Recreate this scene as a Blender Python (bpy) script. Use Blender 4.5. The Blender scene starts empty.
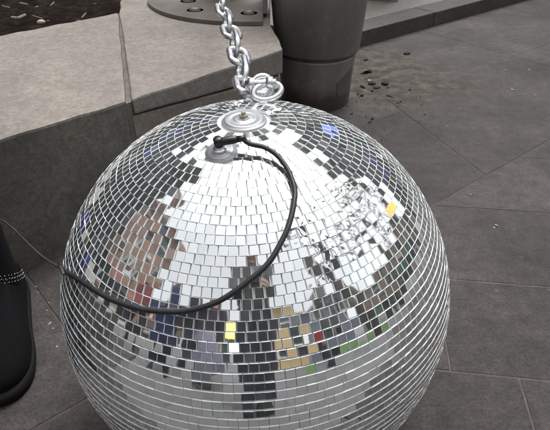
import bpy, bmesh, math, random
from mathutils import Vector, Matrix, noise
random.seed(7)
S = bpy.context.scene
COL = S.collection
R_ = math.radians
PI = math.pi

# ------------------------------------------------------------------ helpers
def link(name, me, mat=None, parent=None):
    o = bpy.data.objects.new(name, me)
    COL.objects.link(o)
    if mat is not None:
        for m in (mat if isinstance(mat, (list, tuple)) else [mat]):
            me.materials.append(m)
    if parent is not None:
        o.parent = parent
    return o

def obj(name, bm, mat=None, parent=None, smooth=False):
    me = bpy.data.meshes.new(name)
    if smooth:
        for f in bm.faces: f.smooth = True
    bm.to_mesh(me); bm.free()
    return link(name, me, mat, parent)

def thing(name, label, cat, loc=(0, 0, 0), rz=0, group=None):
    o = bpy.data.objects.new(name, None); COL.objects.link(o)
    o.empty_display_size = .05
    o.location = loc; o.rotation_euler = (0, 0, rz)
    return tag(o, label, cat, group)

def tag(o, label, cat, group=None):
    o['label'] = label; o['category'] = cat
    if group: o['group'] = group
    return o

def struct(o):
    o['kind'] = 'structure'; return o

def stuff(o, label, cat):
    o['kind'] = 'stuff'; return tag(o, label, cat)

def copy_tree(o, parent=None):
    c = o.copy(); COL.objects.link(c)
    if parent: c.parent = parent
    for ch in list(o.children): copy_tree(ch, c)
    return c

def add_box(bm, c, s, M=None, bevel=0):
    r = bmesh.ops.create_cube(bm, size=1)
    vs = r['verts']
    for v in vs:
        v.co = Vector((v.co.x*s[0], v.co.y*s[1], v.co.z*s[2]))
    if bevel:
        es = list({e for v in vs for e in v.link_edges})
        rb = bmesh.ops.bevel(bm, geom=es, offset=bevel, segments=2, affect='EDGES', profile=.7)
        vs = list({v for v in rb['verts']} | {v for v in vs if v.is_valid})
    for v in vs:
        v.co += Vector(c)
        if M is not None: v.co = M @ v.co
    return vs

def add_tube(bm, pts, rad, seg=10, closed=False, cap=True):
    pts = [Vector(p) for p in pts]; n = len(pts)
    rads = rad if isinstance(rad, (list, tuple)) else [rad]*n
    rings = []; prev = None
    for i, p in enumerate(pts):
        if closed: t = pts[(i+1) % n]-pts[i-1]
        else: t = pts[min(i+1, n-1)]-pts[max(i-1, 0)]
        t.normalize()
        if prev is None:
            a = Vector((0, 0, 1)) if abs(t.z) < .9 else Vector((1, 0, 0))
            u = t.cross(a).normalized()
        else:
            u = (prev - t*prev.dot(t))
            if u.length < 1e-6: u = t.orthogonal()
            u.normalize()
        prev = u; w = t.cross(u)
        rings.append([bm.verts.new(p+(u*math.cos(2*PI*k/seg)+w*math.sin(2*PI*k/seg))*rads[i]) for k in range(seg)])
    for i in range(n if closed else n-1):
        a, b = rings[i], rings[(i+1) % n]
        off = 0
        if closed and i == n-1:   # best twist match
            off = min(range(seg), key=lambda q: (a[0].co-b[q].co).length)
        for k in range(seg):
            bm.faces.new((a[k], a[(k+1) % seg], b[(k+1+off) % seg], b[(k+off) % seg]))
    if cap and not closed:
        bm.faces.new(rings[0][::-1]); bm.faces.new(rings[-1])

def add_lathe(bm, prof, seg=48, M=None):
    rings = []
    for r, z in prof:
        if r < 1e-6: rings.append([bm.verts.new((0, 0, z))])
        else: rings.append([bm.verts.new((r*math.cos(2*PI*k/seg), r*math.sin(2*PI*k/seg), z)) for k in range(seg)])
    new = [v for ring in rings for v in ring]
    for a, b in zip(rings, rings[1:]):
        if len(a) == len(b) == 1: continue
        for k in range(seg):
            if len(a) == 1: bm.faces.new((a[0], b[(k+1) % seg], b[k]))
            elif len(b) == 1: bm.faces.new((a[k], a[(k+1) % seg], b[0]))
            else: bm.faces.new((a[k], a[(k+1) % seg], b[(k+1) % seg], b[k]))
    if M is not None:
        for v in new: v.co = M @ v.co
    return new

def add_prism(bm, poly, z0, z1, bevel=0):
    """upright prism over a convex/concave counter-clockwise polygon; z0/z1 numbers or lists per vertex"""
    n = len(poly)
    Z0 = z0 if isinstance(z0, (list, tuple)) else [z0]*n
    Z1 = z1 if isinstance(z1, (list, tuple)) else [z1]*n
    lo = [bm.verts.new((p[0], p[1], z)) for p, z in zip(poly, Z0)]
    hi = [bm.verts.new((p[0], p[1], z)) for p, z in zip(poly, Z1)]
    fs = [bm.faces.new(hi), bm.faces.new(lo[::-1])]
    for i in range(n):
        fs.append(bm.faces.new((lo[i], lo[(i+1) % n], hi[(i+1) % n], hi[i])))
    if bevel:
        es = list({e for f in fs for e in f.edges})
        bmesh.ops.bevel(bm, geom=es, offset=bevel, segments=2, affect='EDGES', profile=.6)

def smooth_path(pts, n=8):
    pts = [Vector(p) for p in pts]; out = []
    P = [pts[0]*2-pts[1]]+pts+[pts[-1]*2-pts[-2]]
    for i in range(1, len(P)-2):
        a, b, c, d = P[i-1:i+3]
        for k in range(n):
            t = k/n
            out.append(.5*((2*b)+(c-a)*t+(2*a-5*b+4*c-d)*t*t+(3*b-a-3*c+d)*t**3))
    out.append(pts[-1]); return out

def axis_matrix(p, n, x=None):
    n = Vector(n).normalized()
    x = Vector(x) if x is not None else n.orthogonal()
    x = (x-n*x.dot(n)).normalized(); y = n.cross(x)
    M = Matrix((x, y, n)).transposed().to_4x4(); M.translation = Vector(p)
    return M

# ------------------------------------------------------------------ materials
def mat(name, base=(.5, .5, .5), rough=.6, metal=0, emit=None, estr=1, spec=None):
    m = bpy.data.materials.new(name); m.use_nodes = True
    b = m.node_tree.nodes['Principled BSDF']
    b.inputs['Base Color'].default_value = (*base, 1)
    b.inputs['Roughness'].default_value = rough
    b.inputs['Metallic'].default_value = metal
    if spec is not None: b.inputs['Specular IOR Level'].default_value = spec
    if emit:
        b.inputs['Emission Color'].default_value = (*emit, 1); b.inputs['Emission Strength'].default_value = estr
    return m

class NT:
    def __init__(s, m):
        s.t = m.node_tree; s.b = s.t.nodes['Principled BSDF']
        s.tc = s.t.nodes.new('ShaderNodeTexCoord')
    def n(s, typ, **kw):
        x = s.t.nodes.new(typ)
        for k, v in kw.items(): setattr(x, k, v)
        return x
    def l(s, a, b): s.t.links.new(a, b)
    def noise(s, scale, detail=6, rough=.6, vec='Object', dist=0, stretch=None):
        x = s.n('ShaderNodeTexNoise'); x.inputs['Scale'].default_value = scale
        x.inputs['Detail'].default_value = detail; x.inputs['Roughness'].default_value = rough
        x.inputs['Distortion'].default_value = dist
        if stretch:
            mp = s.n('ShaderNodeMapping'); mp.inputs['Scale'].default_value = stretch
            s.l(s.tc.outputs[vec], mp.inputs['Vector']); s.l(mp.outputs[0], x.inputs['Vector'])
        else: s.l(s.tc.outputs[vec], x.inputs['Vector'])
        return x.outputs['Fac']
    def ramp(s, fac, stops):
        r = s.n('ShaderNodeValToRGB'); e = r.color_ramp.elements
        while len(e) < len(stops): e.new(.5)
        for el, (p, c) in zip(e, stops):
            el.position = p; el.color = (*c, 1) if len(c) == 3 else c
        s.l(fac, r.inputs['Fac']); return r.outputs['Color']
    def gray(s, fac, stops): return s.ramp(fac, [(p, (v, v, v)) for p, v in stops])
    def mix(s, fac, a, b, mode='MIX'):
        x = s.n('ShaderNodeMix', data_type='RGBA', blend_type=mode)
        for src, i in ((fac, 0), (a, 6), (b, 7)):
            if isinstance(src, (int, float)): x.inputs[i].default_value = src
            elif isinstance(src, tuple): x.inputs[i].default_value = (*src, 1)
            else: s.l(src, x.inputs[i])
        return x.outputs[2]
    def math(s, op, a, b=0., clamp=False):
        x = s.n('ShaderNodeMath', operation=op); x.use_clamp = clamp
        for src, i in ((a, 0), (b, 1)):
            if isinstance(src, (int, float)): x.inputs[i].default_value = src
            else: s.l(src, x.inputs[i])
        return x.outputs[0]
    def bump(s, h, strength=.3, dist=.002):
        x = s.n('ShaderNodeBump'); x.inputs['Strength'].default_value = strength; x.inputs['Distance'].default_value = dist
        s.l(h, x.inputs['Height']); s.l(x.outputs[0], s.b.inputs['Normal']); return x
    def base(s, c): s.l(c, s.b.inputs['Base Color'])
    def rough(s, c): s.l(c, s.b.inputs['Roughness'])

def m_mottled(name, c0, c1, scale=6, rough=.7, bump=.2, bscale=60, bdist=.002, metal=0):
    m = mat(name, rough=rough, metal=metal); k = NT(m)
    k.base(k.ramp(k.noise(scale, 8, .65), [(.3, c0), (.7, c1)]))
    if bump: k.bump(k.noise(bscale, 5, .7), bump, bdist)
    return m

# mirror glass
def m_mirror():
    m = mat('mirror_glass', (.86, .88, .89), .012, 1)
    k = NT(m)
    isl = k.n('ShaderNodeNewGeometry').outputs['Random Per Island']
    tint = k.ramp(isl, [(0, (.80, .82, .83)), (.5, (.87, .885, .89)), (1, (.91, .92, .92))])
    smear = k.noise(14, 8, .7)
    dirt = k.gray(k.noise(120, 4, .7), [(.52, 0.), (.72, 1.)])
    k.base(tint)
    k.rough(k.math('ADD', k.math('MULTIPLY', k.gray(smear, [(.35, 0.), (.8, 1.)]), .05), .008))
    k.bump(k.noise(22, 3, .5), .05, .0012)
    # a thin film of dust: diffuse over the mirror
    d = k.n('ShaderNodeBsdfDiffuse'); d.inputs['Color'].default_value = (.62, .62, .64, 1)
    mx = k.n('ShaderNodeMixShader')
    dull = k.gray(isl, [(.90, 0.), (.93, .06), (1., .14)])
    f = k.math('ADD', k.math('ADD', k.math('MULTIPLY', dirt, .06), .065), k.math('MULTIPLY', dull, k.gray(smear, [(.3, .3), (.65, 1.)])))
    k.l(f, mx.inputs[0]); k.l(k.b.outputs[0], mx.inputs[1]); k.l(d.outputs[0], mx.inputs[2])
    out = [n for n in m.node_tree.nodes if n.type == 'OUTPUT_MATERIAL'][0]
    k.l(mx.outputs[0], out.inputs[0])
    return m
M_MIRROR = m_mirror()
M_EDGE = mat('cut_glass_edge', (.84, .89, .895), .25)
M_GROUT = m_mottled('silver_adhesive', (.42, .45, .46), (.66, .69, .70), 40, .4, .2, 200)

def m_chrome(name, base, rough, var=.12, scale=60):
    m = mat(name, base, rough, 1); k = NT(m)
    k.rough(k.math('ADD', k.math('MULTIPLY', k.noise(scale, 6, .7), var), rough))
    k.bump(k.noise(scale*3, 4, .6), .08, .001)
    return m
M_ZINC = m_chrome('galvanised_zinc', (.80, .82, .84), .22, .25, 90)
M_PLATE = m_chrome('satin_aluminium', (.40, .41, .43), .30, .2, 50)
M_PLATE.node_tree.nodes['Principled BSDF'].inputs['Metallic'].default_value = .55
M_BRASS = m_chrome('tarnished_brass', (.42, .39, .35), .35, .2)
M_CABLE = m_mottled('black_rubber', (.012, .012, .013), (.022, .022, .024), 80, .42, .1, 300)
M_PLASTIC = mat('black_plastic', (.014, .014, .015), .35)

# granite
def m_granite(name, lo, hi, speck, rough=.75, stain=None):
    m = mat(name, rough=rough); k = NT(m)
    c = k.ramp(k.noise(5, 6, .6), [(.3, lo), (.72, hi)])
    v = k.n('ShaderNodeTexVoronoi'); v.inputs['Scale'].default_value = 170
    k.l(k.tc.outputs['Object'], v.inputs['Vector'])
    sp = k.n('ShaderNodeSeparateColor'); k.l(v.outputs['Color'], sp.inputs[0])
    c = k.mix(k.gray(sp.outputs[0], [(.0, .45), (.18, .22), (.3, 0.)]), c, speck)
    c = k.mix(k.gray(sp.outputs[1], [(.8, 0.), (1., .3)]), c, tuple(min(1, x*1.35) for x in hi))
    streak = k.noise(7, 8, .7, dist=.6, stretch=(1, 1, 1))
    c = k.mix(k.gray(streak, [(.5, 0.), (.75, .55)]), c, tuple(x*.55 for x in lo))
    fine = k.noise(45, 6, .75)
    c = k.mix(k.gray(fine, [(.42, .45), (.6, 0.)]), c, tuple(x*.6 for x in lo))
    k.base(c)
    h = k.math('ADD', k.math('MULTIPLY', k.noise(120, 6, .75), .6), k.noise(14, 5, .6))
    k.bump(h, .5, .004)
    return m
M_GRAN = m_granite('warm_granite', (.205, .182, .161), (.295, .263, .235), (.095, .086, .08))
M_GRANF = m_granite('shaded_grimy_granite', (.115, .109, .096), (.205, .194, .17), (.055, .054, .046))  # upright faces of the same stone: shade put into the colour, plus dirt
M_GRANM = m_granite('part_shaded_granite', (.185, .172, .155), (.29, .27, .245), (.09, .088, .08))  # milder copy for the coping sides, shade put into the colour
M_MORTAR = m_mottled('mortar', (.09, .08, .07), (.17, .155, .135), 25, .9, .5, 120, .003)

# dark flagstones
def m_flag():
    m = mat('dark_flagstone', rough=.6, spec=.3); k = NT(m)
    isl = k.n('ShaderNodeNewGeometry').outputs['Random Per Island']
    c = k.ramp(isl, [(0, (.036, .0318, .0305)), (.5, (.048, .0425, .0405)), (1, (.061, .0545, .052))])
    big = k.noise(3.2, 8, .65, dist=.4)
    c = k.mix(1., c, k.gray(big, [(.28, .55), (.5, 1.), (.75, 1.6)]), 'MULTIPLY')
    mid = k.noise(26, 6, .75)
    c = k.mix(1., c, k.gray(mid, [(.3, .62), (.7, 1.4)]), 'MULTIPLY')
    fine = k.noise(150, 5, .75)
    c = k.mix(1., c, k.gray(fine, [(.3, .5), (.7, 1.55)]), 'MULTIPLY')
    spots = k.gray(k.noise(38, 2, .5), [(.70, 0.), (.76, .5)])
    c = k.mix(spots, c, (.11, .105, .10))
    # trodden-in soil around the foot of the bollard
    g = k.n('ShaderNodeVectorMath', operation='DISTANCE')
    wob = k.n('ShaderNodeTexNoise'); wob.inputs['Scale'].default_value = 5; wob.inputs['Detail'].default_value = 6
    k.l(k.tc.outputs['Object'], wob.inputs['Vector'])
    vm = k.n('ShaderNodeVectorMath', operation='MULTIPLY_ADD'); vm.inputs[1].default_value = (.5, .5, 0)
    k.l(wob.outputs['Color'], vm.inputs[0]); k.l(k.tc.outputs['Object'], vm.inputs[2])
    k.l(vm.outputs[0], g.inputs[0]); g.inputs[1].default_value = (.69, 2.76, .0)
    mud = k.gray(g.outputs['Value'], [(.30, 1.), (.50, 0.)])
    mud2 = k.math('MULTIPLY', mud, k.gray(k.noise(9, 6, .7), [(.35, .15), (.6, 1.)]))
    c = k.mix(mud2, c, k.ramp(k.noise(17, 6, .7), [(.3, (.008, .006, .005)), (.46, (.030, .022, .015)), (.55, (.075, .060, .042)), (.72, (.15, .128, .095))]))
    k.base(c)
    k.rough(k.math('ADD', k.math('MULTIPLY', big, .25), .5))
    h = k.math('ADD', k.math('MULTIPLY', k.noise(190, 5, .8), .5), k.noise(34, 6, .65))
    k.bump(h, .9, .004)
    return m
M_FLAG = m_flag()

def m_paving():
    m = mat('sky_brightened_paving', rough=.7); k = NT(m)  # open-sky brightness put into the colour, paler than the flags
    br = k.n('ShaderNodeTexBrick'); br.inputs['Scale'].default_value = .9
    br.inputs['Color1'].default_value = (.100, .097, .099, 1); br.inputs['Color2'].default_value = (.115, .112, .113, 1)
    br.inputs['Mortar'].default_value = (.08, .077, .075, 1); br.inputs['Mortar Size'].default_value = .005
    k.l(k.tc.outputs['Object'], br.inputs['Vector'])
    c = k.mix(1., br.outputs['Color'], k.gray(k.noise(2.3, 8, .65), [(.3, .88), (.7, 1.1)]), 'MULTIPLY')
    k.base(c); return m
M_PAVE = m_paving()
M_JOINT = m_mottled('joint_mortar', (.030, .025, .021), (.115, .098, .08), 12, .9, .4, 90)
M_KERB = m_granite('dark_kerb_stone', (.055, .050, .048), (.085, .078, .074), (.03, .03, .03))
M_KPAVE = m_mottled('raised_pavement', (.085, .078, .071), (.15, .14, .128), 5, .75, .3, 80)

def m_soil():
    m = mat('dark_soil', rough=.95, spec=.08); k = NT(m)
    k.base(k.ramp(k.noise(18, 8, .75), [(.3, (.006, .0045, .0038)), (.5, (.020, .0145, .0115)), (.72, (.065, .048, .036))]))
    k.bump(k.noise(60, 8, .8), 1., .02); return m
M_SOIL = m_soil()
def m_sheen_streaks(name, c0, c1, rough):
    m = mat(name, rough=rough, metal=.3); k = NT(m)
    c = k.ramp(k.noise(6, 8, .65, stretch=(2.2, 2.2, .28)), [(.3, c0), (.72, c1)])  # upright streaks of sheen put into the colour
    spl = k.gray(k.noise(28, 6, .7), [(.55, 0.), (.72, .5)])
    c = k.mix(spl, c, tuple(x*1.5 for x in c1))
    # splashed dirt climbing from the ground
    sx = k.n('ShaderNodeSeparateXYZ'); k.l(k.tc.outputs['Object'], sx.inputs[0])
    dz = k.math('ADD', sx.outputs['Z'], k.math('MULTIPLY', k.noise(14, 5, .7), -.10))
    c = k.mix(k.gray(dz, [(0., .85), (.05, 0.)]), c, (.06, .048, .036))
    k.base(c); k.rough(k.math('ADD', k.math('MULTIPLY', k.noise(9, 6, .7, stretch=(2, 2, .3)), .3), rough-.12))
    k.bump(k.noise(110, 5, .7), .2, .002); return m
M_BOLL = m_sheen_streaks('dark_painted_iron', (.150, .143, .138), (.225, .215, .208), .34)
M_STEEL = m_mottled('stained_steel', (.12, .108, .097), (.20, .182, .165), 7, .5, .2, 80, .002, .35)
M_PURP = mat('dusty_mauve_paint', (.20, .17, .18), .55)

# ------------------------------------------------------------------ camera
F = 550.
PITCH = R_(33.9)
H = .8983
cam = bpy.data.cameras.new('camera'); co = bpy.data.objects.new('camera', cam); COL.objects.link(co)
cam.sensor_width = 36; cam.sensor_fit = 'HORIZONTAL'; cam.lens = 36*F/550
cam.clip_start = .01; cam.clip_end = 900
co.location = (0, 0, H); co.rotation_euler = (PI/2-PITCH, 0, 0)
S.camera = co
BC = Vector((-.029, .680, .300)); BR = .300

# ------------------------------------------------------------------ world and sun
w = bpy.data.worlds.new('World'); S.world = w; w.use_nodes = True
nt = w.node_tree; bg = nt.nodes['Background']
sky = nt.nodes.new('ShaderNodeTexSky'); sky.sky_type = 'NISHITA'; sky.sun_disc = False
SUN_EL, SUN_AZ = R_(66), R_(25)
sky.sun_elevation = SUN_EL; sky.sun_rotation = SUN_AZ
sky.dust_density = 6; sky.air_density = 1.2; sky.ozone_density = 1.5
hs = nt.nodes.new('ShaderNodeHueSaturation'); hs.inputs['Saturation'].default_value = .12
nt.links.new(sky.outputs[0], hs.inputs['Color']); nt.links.new(hs.outputs[0], bg.inputs['Color'])
bg.inputs['Strength'].default_value = .15
sl = bpy.data.lights.new('sun', 'SUN'); sl.energy = .5; sl.angle = R_(30); sl.color = (1, .97, .93)
so = bpy.data.objects.new('sun', sl); COL.objects.link(so)
# Nishita: rotation measured from +Y clockwise seen from above
sd = Vector((math.sin(SUN_AZ)*math.cos(SUN_EL), math.cos(SUN_AZ)*math.cos(SUN_EL), math.sin(SUN_EL)))
so.rotation_euler = sd.to_track_quat('Z', 'Y').to_euler(); so.location = (0, 0, 12)
S.view_settings.view_transform = 'Standard'; S.view_settings.look = 'None'
S.view_settings.gamma = 1; S.view_settings.use_curve_mapping = False
S.view_settings.exposure = 1.0

# ------------------------------------------------------------------ ground
def sheet(name, poly, z, m):
    bm = bmesh.new(); bm.faces.new([bm.verts.new((x, y, z)) for x, y in poly])
    return struct(obj(name, bm, m))
sheet('ground', [(-300, -300), (300, -300), (300, 300), (-300, 300)], -.012, M_PAVE)
sheet('mortar_bed', [(-2.6, .25), (3.4, .25), (3.4, 4.6), (-2.6, 4.6)], -.0014, M_JOINT)

def clip(poly, n, d):
    """keep the part of a polygon with p.n <= d"""
    out = []
    for i, p in enumerate(poly):
        q = poly[(i+1) % len(poly)]
        a = p[0]*n[0]+p[1]*n[1]-d; b = q[0]*n[0]+q[1]*n[1]-d
        if a <= 0: out.append(p)
        if (a < 0 < b) or (b < 0 < a):
            t = a/(a-b); out.append((p[0]+(q[0]-p[0])*t, p[1]+(q[1]-p[1])*t))
    return out

def inset(poly, g):
    out = poly
    n = len(poly)
    for i in range(n):
        p, q = poly[i], poly[(i+1) % n]
        ex, ey = q[0]-p[0], q[1]-p[1]; L = math.hypot(ex, ey)
        if L < 1e-6: continue
        nn = (ey/L, -ex/L)              # outward for ccw
        out = clip(out, nn, p[0]*nn[0]+p[1]*nn[1]-g)
        if len(out) < 3: return []
    return out

DW = Vector((.7705, .6374)); NW = Vector((-.6374, .7705))     # along / away-from wall line
L0 = .768
flags = []
E1 = Vector((.9919, -.1271)); E2 = Vector((.1271, .9919))
rows = [.16, .47, .80, 1.097, 1.44, 1.79, 2.15, 2.55, 2.95, 3.4, 3.9]
joints = {0: [-2.2, -1.5, -.9, -.2, .35, .9, 1.6, 2.3, 3.2], 1: [-2.2, -1.6, -1., -.35, .397, .95, 1.7, 2.4, 3.2],
          2: [-2.2, -1.4, -.7, -.1, .262, 1.05, 1.9, 2.6, 3.4]}
for i in range(len(rows)-1):
    js = joints.get(i, [x+(.23 if i % 2 else -.05) for x in (-2.4, -1.7, -1.0, -.3, .05 if i == 3 else .35, 1.15, 1.8, 2.5, 3.3)])
    for a, b in zip(js, js[1:]):
        poly = [E1*a+E2*rows[i], E1*b+E2*rows[i], E1*b+E2*rows[i+1], E1*a+E2*rows[i+1]]
        poly = clip([(p.x, p.y) for p in poly], (NW.x, NW.y), L0)
        if len(poly) >= 3: flags.append((poly, (.0012 if i != 1 else .0013)))
# strip between that line and the planter / kerb
def quad(d0, d1, n0, n1, sk0=0, sk1=0):
    return [tuple(DW*(d0)+NW*n0), tuple(DW*(d1)+NW*n0), tuple(DW*(d1+sk1*(n1-n0))+NW*n1), tuple(DW*(d0+sk0*(n1-n0))+NW*n1)]
ds = [-2.4, -1.4, -.62, .197, .78, 1.532, 2.72, 3.6, 4.6]
sk = [0, 0, 0, 0, .05, .39, .02, 0, 0]
for i in range(len(ds)-1):
    if i < 5:
        flags.append((quad(ds[i], ds[i+1], L0, 1.30, sk[i], sk[i+1]), .0013))
    else:
        flags.append((quad(ds[i], ds[i+1], L0, 1.372, sk[i], sk[i+1]), .0013))
        flags.append((quad(ds[i]+.6*sk[i]+.0, ds[i+1]+.6*sk[i+1], 1.372, 1.985, sk[i], sk[i+1]), .0018))
flags.append((quad(ds[4], ds[5]+.53*.39, 1.30, 1.985, .05, .39), .0013))
bm = bmesh.new()
for poly, g in flags:
    p = inset(poly, g)
    if len(p) >= 3:
        lvl = random.uniform(-.0003, .0006)
        n = len(p)
        lo = [bm.verts.new((x, y, -.012)) for x, y in p]
        mid = [bm.verts.new((x, y, lvl-.0022)) for x, y in p]
        q = inset(p, .0022)
        if len(q) != n: q = p
        hi = [bm.verts.new((x, y, lvl)) for x, y in q]
        bm.faces.new(hi)
        for i in range(n):
            j = (i+1) % n
            bm.faces.new((lo[i], lo[j], mid[j], mid[i])); bm.faces.new((mid[i], mid[j], hi[j], hi[i]))
struct(obj('pavement', bm, M_FLAG))

# kerb and raised pavement beyond
bm = bmesh.new()
for d0, d1 in ((1.95, 2.862), (2.866, 3.9), (3.904, 5.0), (5.004, 6.2)):
    add_prism(bm, [tuple(DW*d0+NW*1.985), tuple(DW*d1+NW*1.985), tuple(DW*d1+NW*2.135), tuple(DW*d0+NW*2.135)], -.05, .083, .006)
struct(obj('kerb', bm, M_KERB))
bm = bmesh.new()
add_prism(bm, [tuple(DW*1.95+NW*2.139), tuple(DW*6.2+NW*2.139), tuple(DW*6.2+NW*9), tuple(DW*1.95+NW*9)], -.05, .081)
struct(obj('raised_pavement', bm, M_KPAVE))

# foot of some street furniture standing on the raised pavement
t = thing('pedestal', 'mauve grey metal pedestal foot standing on the raised pavement above the kerb', 'pedestal', (.70, 3.66, .081), R_(-14))
bm = bmesh.new(); add_box(bm, (-.02, .11, .016), (.20, .26, .032), bevel=.004); obj('base_plate', bm, M_BRASS, t)
bm = bmesh.new(); add_box(bm, (-.02, .11, .46), (.185, .24, .85), bevel=.008); obj('column', bm, M_PURP, t)

# ------------------------------------------------------------------ planter
def rough_block(bm, poly, z0, z1, bev=.008, amp=.004, cuts=14, seed=0):
    b2 = bmesh.new(); add_prism(b2, poly, z0, z1, bev)
    for ax in range(3):          # an even grid of cuts, so the worn relief has no slivers
        lo = min(v.co[ax] for v in b2.verts); hi = max(v.co[ax] for v in b2.verts)
        n_ = int((hi-lo)/.045)
        for k in range(1, n_):
            p = [0, 0, 0]; p[ax] = lo+(hi-lo)*k/n_; nn = [0, 0, 0]; nn[ax] = 1
            bmesh.ops.bisect_plane(b2, geom=b2.verts[:]+b2.edges[:]+b2.faces[:], plane_co=p, plane_no=nn)
    bmesh.ops.triangulate(b2, faces=[f for f in b2.faces if len(f.verts) > 4])
    for v in b2.verts:
        q = v.co*9+Vector((seed*7.3, 0, 0))
        v.co += noise.noise_vector(q)*amp+noise.noise_vector(q*4)*amp*.45
    me = bpy.data.meshes.new('tmp'); b2.to_mesh(me); b2.free(); bm.from_mesh(me); bpy.data.meshes.remove(me)

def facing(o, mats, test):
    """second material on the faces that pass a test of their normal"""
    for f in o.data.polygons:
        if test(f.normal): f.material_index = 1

pl = thing('stone_planter', 'pale granite planter wall holding dark soil behind the mirror ball', 'planter', (-.5, 1.6, 0))
OFF = Vector((-.5, 1.6, 0))
def loc(ps): return [(x+.5, y-1.6) for x, y in ps]
DL = Vector((.724, .690)); NL = Vector((-.690, .724))     # left block front direction
A = Vector((-.374, 1.322))
def P(d, n, o=A, D=DL, N=NL): q = o+D*d+N*n; return (q.x, q.y)
bm = bmesh.new()
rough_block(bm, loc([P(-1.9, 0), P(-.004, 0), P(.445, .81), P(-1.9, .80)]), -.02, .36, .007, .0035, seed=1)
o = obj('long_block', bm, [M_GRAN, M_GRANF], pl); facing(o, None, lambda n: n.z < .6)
bm = bmesh.new()
slab = [(-.366, 1.330), (.026, 1.752), (-.018, 2.06), (-.03, 3.1), (-.66, 3.15), (-.645, 2.40), (-.60, 2.2)]
zb = [.318, .278, .28, .29, .30, .31, .318]
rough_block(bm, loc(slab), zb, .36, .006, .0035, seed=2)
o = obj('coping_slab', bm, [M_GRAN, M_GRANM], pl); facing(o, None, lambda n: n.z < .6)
bm = bmesh.new()
rough_block(bm, loc([(-.370, 1.332), (.014, 1.744), (-.05, 2.06), (-.06, 3.05), (-.62, 3.10), (-.62, 2.2)]), -.02, [.313, .272, .275, .285, .295, .313], .004, .003, seed=3)
obj('lower_course', bm, [M_GRAN], pl)
bm = bmesh.new()   # mortar between the blocks
add_prism(bm, loc([P(-.004, .004), P(.014, .006), P(.47, .83), P(.44, .81)]), -.02, .352)
obj('mortar_joint', bm, M_MORTAR, pl)
for args in (([P(-1.9, .80), P(-1.9, 2.5), P(-1.6, 2.5), P(-1.6, .80)],), ):
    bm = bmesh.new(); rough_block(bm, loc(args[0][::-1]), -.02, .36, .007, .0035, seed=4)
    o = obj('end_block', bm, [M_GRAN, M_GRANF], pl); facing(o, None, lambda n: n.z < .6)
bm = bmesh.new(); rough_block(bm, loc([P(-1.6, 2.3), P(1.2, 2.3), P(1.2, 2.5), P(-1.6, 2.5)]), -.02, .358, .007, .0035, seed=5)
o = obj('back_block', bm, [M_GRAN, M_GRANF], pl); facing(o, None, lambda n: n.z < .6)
# soil with lumps
bm = bmesh.new()
N_ = 90
grid = {}
for i in range(N_+1):
    for j in range(N_+1):
        p = P(-1.62+2.65*i/N_, .78+1.6*j/N_)
        z = .322+.022*noise.fractal(Vector((p[0]*7, p[1]*7, 0)), 1, 2, 5)
        grid[i, j] = bm.verts.new((p[0], p[1], z))
for i in range(N_):
    for j in range(N_):
        bm.faces.new((grid[i, j], grid[i+1, j], grid[i+1, j+1], grid[i, j+1]))
o = obj('soil', bm, M_SOIL, None, True); o['kind'] = 'structure'
# twigs and chips lying on the soil
M_TWIG = m_mottled('dry_twig', (.12, .09, .065), (.30, .25, .19), 30, .8, .2)
M_CHIP = m_mottled('pale_chip', (.30, .26, .20), (.50, .45, .36), 30, .8, .2)
bm = bmesh.new()
def backproj(px, py, z):
    s, c = math.sin(PITCH), math.cos(PITCH)
    d = Vector(((px-275)/F, c-(py-215)/F*s, -s-(py-215)/F*c))
    return Vector((0, 0, H))+d*((z-H)/d.z)
def ray(px, py, depth):
    s, c = math.sin(PITCH), math.cos(PITCH)
    return Vector((0, 0, H))+Vector(((px-275)/F, c-(py-215)/F*s, -s-(py-215)/F*c))*depth
a, b, c = backproj(12, 17.5, .345), backproj(18, 18, .35), backproj(25, 15, .347)
add_tube(bm, smooth_path([a, b, c], 5), .006, 7)
a, b = backproj(20, 3, .345), backproj(28, 4.5, .348)
add_tube(bm, [a, b], .004, 6)
for _ in range(46):
    p = P(random.uniform(-1.3, .6), random.uniform(.84, 2.1))
    an = random.uniform(0, PI); L = random.uniform(.015, .06)
    z = .338+.018*noise.fractal(Vector((p[0]*7, p[1]*7, 0)), 1, 2, 5)
    add_tube(bm, [(p[0], p[1], z), (p[0]+L*math.cos(an), p[1]+L*math.sin(an), z+random.uniform(-.004, .01))], random.uniform(.0012, .0028), 5)
stuff(obj('twigs', bm, M_TWIG), 'dry twigs scattered over the dark planter soil', 'twigs')
bm = bmesh.new()
p = backproj(41, 22, .345)
bmesh.ops.create_icosphere(bm, subdivisions=2, radius=.014, matrix=Matrix.Translation(p) @ Matrix.Diagonal((1.1, .9, .7, 1)))
for v in bm.verts: v.co += noise.noise_vector(v.co*60)*.003
tag(obj('pebble', bm, M_CHIP, None, True), 'single pale round pebble on the dark soil near the planter edge', 'pebble')
bm = bmesh.new()
for _ in range(70):
    p = P(random.uniform(-1.3, .6), random.uniform(.83, 2.1))
    z = .335+.018*noise.fractal(Vector((p[0]*7, p[1]*7, 0)), 1, 2, 5)
    bmesh.ops.create_icosphere(bm, subdivisions=1, radius=random.uniform(.003, .009),
        matrix=Matrix.Translation((p[0], p[1], z)) @ Matrix.Rotation(random.random()*6, 4, 'Z') @ Matrix.Diagonal((1.5, .8, .4, 1)))
stuff(obj('soil_chips', bm, m_mottled('bark_chip', (.06, .045, .035), (.20, .15, .11), 20, .9, .2)), 'small brown bark chips strewn through the planter soil', 'bark chips')

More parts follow.
